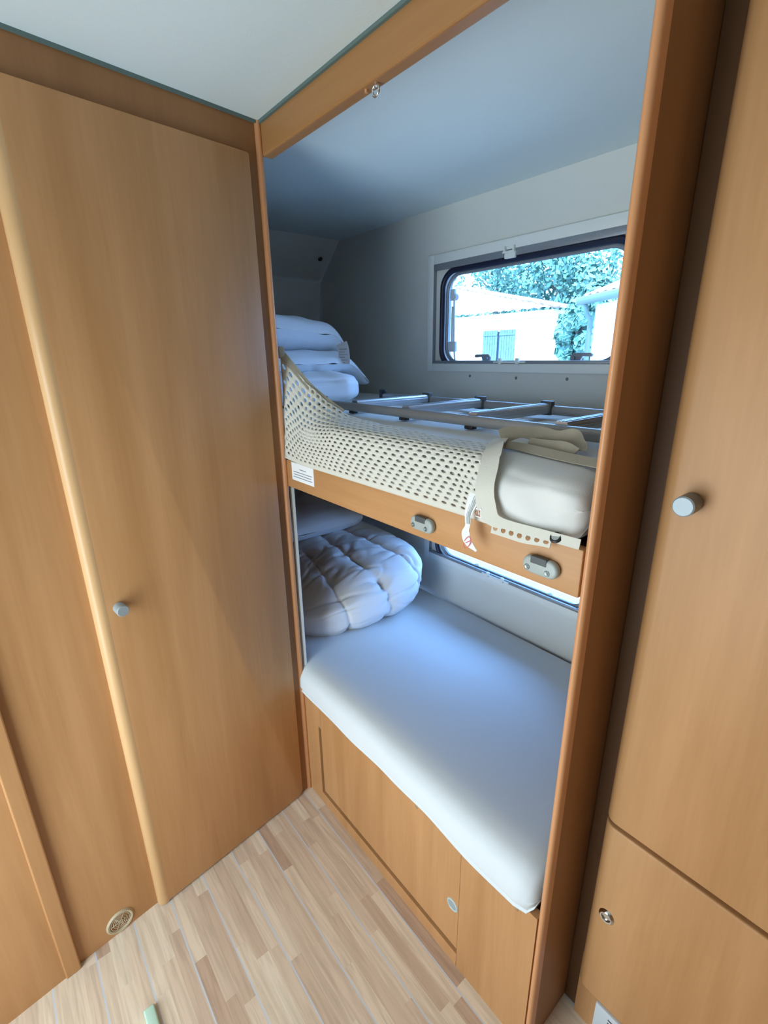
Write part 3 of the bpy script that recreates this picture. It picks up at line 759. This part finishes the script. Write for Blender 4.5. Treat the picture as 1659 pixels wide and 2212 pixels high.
# ------------------------------------------------------------------ outside
G = -.6
tag(MB().box(-70, 70, .9, 90, G-.1, G).obj('ground', M_ground), 'pale ground outside the window', 'ground', kind='structure')
hs = thing('house', 'white house with tiled hip roof and blue shutters, seen left in the window', 'house', (-14, 17, G))
MB().box(-30, -9.25, 16, 18.2, G, 2.95).obj('wall', M_render, hs)
MB().box(-30, -9.15, 15.75, 15.99, 2.72, 2.95).obj('cornice', M_render, hs)
rf = MB(); PITCH = .42
A_ = Vector((-8.85, 15.55, 2.98)); Bk = Vector((-16.8, 19.1, 4.62))
def roof(u, v):
    x = -31+u*(31-8.85); xr = lerp(A_.x, Bk.x, v)
    x = min(x, xr); y = lerp(A_.y, Bk.y, v); z = lerp(A_.z, Bk.z, v)
    return Vector((x, y, z+.055*abs(math.sin(x*PI/PITCH))+.015*((v*9) % 1)))
rf.grid(roof, 360, 28)
def roof2(u, v):
    y = lerp(A_.y, Bk.y, v)+u*(2*(Bk.y-A_.y))*(1-v); x = lerp(A_.x, Bk.x, v); z = lerp(A_.z, Bk.z, v)
    return Vector((x, y, z))
rf.grid(roof2, 12, 12)
rf.obj('roof', M_tile, hs)
hc = MB(); hc.tube([A_+(Bk-A_)*t+Vector((0, 0, .05)) for t in [k/14 for k in range(15)]], .10, 8); hc.obj('hip_ridge', M_tile, hs, True)
MB().box(-12.3, -11.0, 15.96, 15.995, 1.05, 2.3).obj('window_gap', M_seal, hs)
for x0, x1 in ((-12.42, -11.69), (-11.59, -10.86)):
    s_ = MB(); n = 6
    for k in range(n): s_.box(lerp(x0, x1, k/n)+.006, lerp(x0, x1, (k+1)/n)-.006, 15.93, 15.98, 1.0, 2.36)
    s_.box(x0, x1, 15.90, 15.935, 2.16, 2.22); s_.box(x0, x1, 15.90, 15.935, 1.2, 1.26)
    s_.obj('shutter', M_shut, hs)
h2 = thing('house', 'white house with grey gutter and downpipe, seen right in the window', 'house', (-1.5, 7.5, G))
e0 = Vector((-3.06, 7.31, 0)); ed = Vector((.835, -.55, 0)); en = Vector((.55, .835, 0))
def pq(a, b, z): return e0+ed*a+en*b+Vector((0, 0, z))
def obx(mb, a0, a1, b0, b1, z0, z1):
    v = [pq(a, b, z) for a in (a0, a1) for b in (b0, b1) for z in (z0, z1)]
    mb._add(v, [(0, 1, 3, 2), (4, 6, 7, 5), (0, 4, 5, 1), (2, 3, 7, 6), (0, 2, 6, 4), (1, 5, 7, 3)])
w2 = MB(); obx(w2, 0, 4.2, 0, 5, G, 2.18); w2.obj('wall', M_render, h2)
r2 = MB()
def roofb(u, v):
    a = -.12+u*4.5; b = -.18+v*3.2
    return pq(a, b, 2.28+v*1.25+.05*abs(math.sin(a*PI/.22)))
r2.grid(roofb, 180, 20); r2.obj('roof', M_tile, h2)
g2 = MB(); g2.tube([pq(-.12, -.22, 2.24), pq(4.3, -.22, 2.24)], .065, 10); g2.obj('gutter', M_gut, h2, True)
p2 = MB(); p2.tube([pq(.02, -.20, 2.2), pq(.02, -.16, 2.05), pq(.02, -.08, 1.95), pq(.02, -.07, G)], .042, 10); p2.obj('downpipe', M_gut, h2, True)

def tree(loc, r, hgt, label, seed, nl=5200, trunk=True):
    rnd = random.Random(seed)
    t = thing('tree', label, 'tree', loc, 'trees behind the houses')
    L0 = Vector(loc)
    tk = MB(); tk.tube([L0, L0+Vector((.1, 0, hgt*.4)), L0+Vector((.05, .1, hgt*.8))], .16, 8)
    for k in range(5):
        a = k*1.3; tk.tube([L0+Vector((.05, .05, hgt*(.35+.08*k))), L0+Vector((math.cos(a)*r*.5, math.sin(a)*r*.5, hgt*(.5+.08*k)))], .06, 6)
    tk.obj('trunk', M_bark, t, True)
    cr_ = MB(); vs = []; fs = []
    blobs = [(Vector((rnd.uniform(-.6, .6)*r, rnd.uniform(-.6, .6)*r, hgt*rnd.uniform(.2, .92))), r*rnd.uniform(.28, .5)) for _ in range(26)]
    for _ in range(nl):
        c_, br = rnd.choice(blobs); d = Vector((rnd.gauss(0, 1), rnd.gauss(0, 1), rnd.gauss(0, 1))).normalized()
        p = L0+c_+d*br*rnd.uniform(.75, 1.05); s_ = rnd.uniform(.10, .2)
        n = (d+Vector((rnd.uniform(-.7, .7), rnd.uniform(-.7, .7), rnd.uniform(-.3, .9)))).normalized(); u = n.orthogonal().normalized(); w = n.cross(u)
        a = rnd.uniform(0, PI); u, w = u*math.cos(a)+w*math.sin(a), w*math.cos(a)-u*math.sin(a)
        i = len(vs); vs += [p-u*s_, p+w*s_*.55, p+u*s_, p-w*s_*.55]; fs.append((i, i+1, i+2, i+3))
    cr_._add(vs, fs); cr_.obj('crown', M_leaf, t, recalc=False)
tree((-25.5, 25, G), 3.2, 8.5, 'leafy tree farthest left above the tiled roof in the window', 1)
tree((-25.6, 33.4, G), 3.5, 11.0, 'leafy tree behind the middle of the tiled roof in the window', 2)
tree((-15.2, 25.5, G), 3.0, 9.0, 'tall leafy tree between the two houses in the window', 3)
tree((-13.9, 32.7, G), 3.5, 12.0, 'leafy tree behind the house with the grey gutter', 5)
tree((-7.35, 14.6, G), .85, 4.1, 'low bushy tree beside the right corner of the tiled house', 6, 4500)
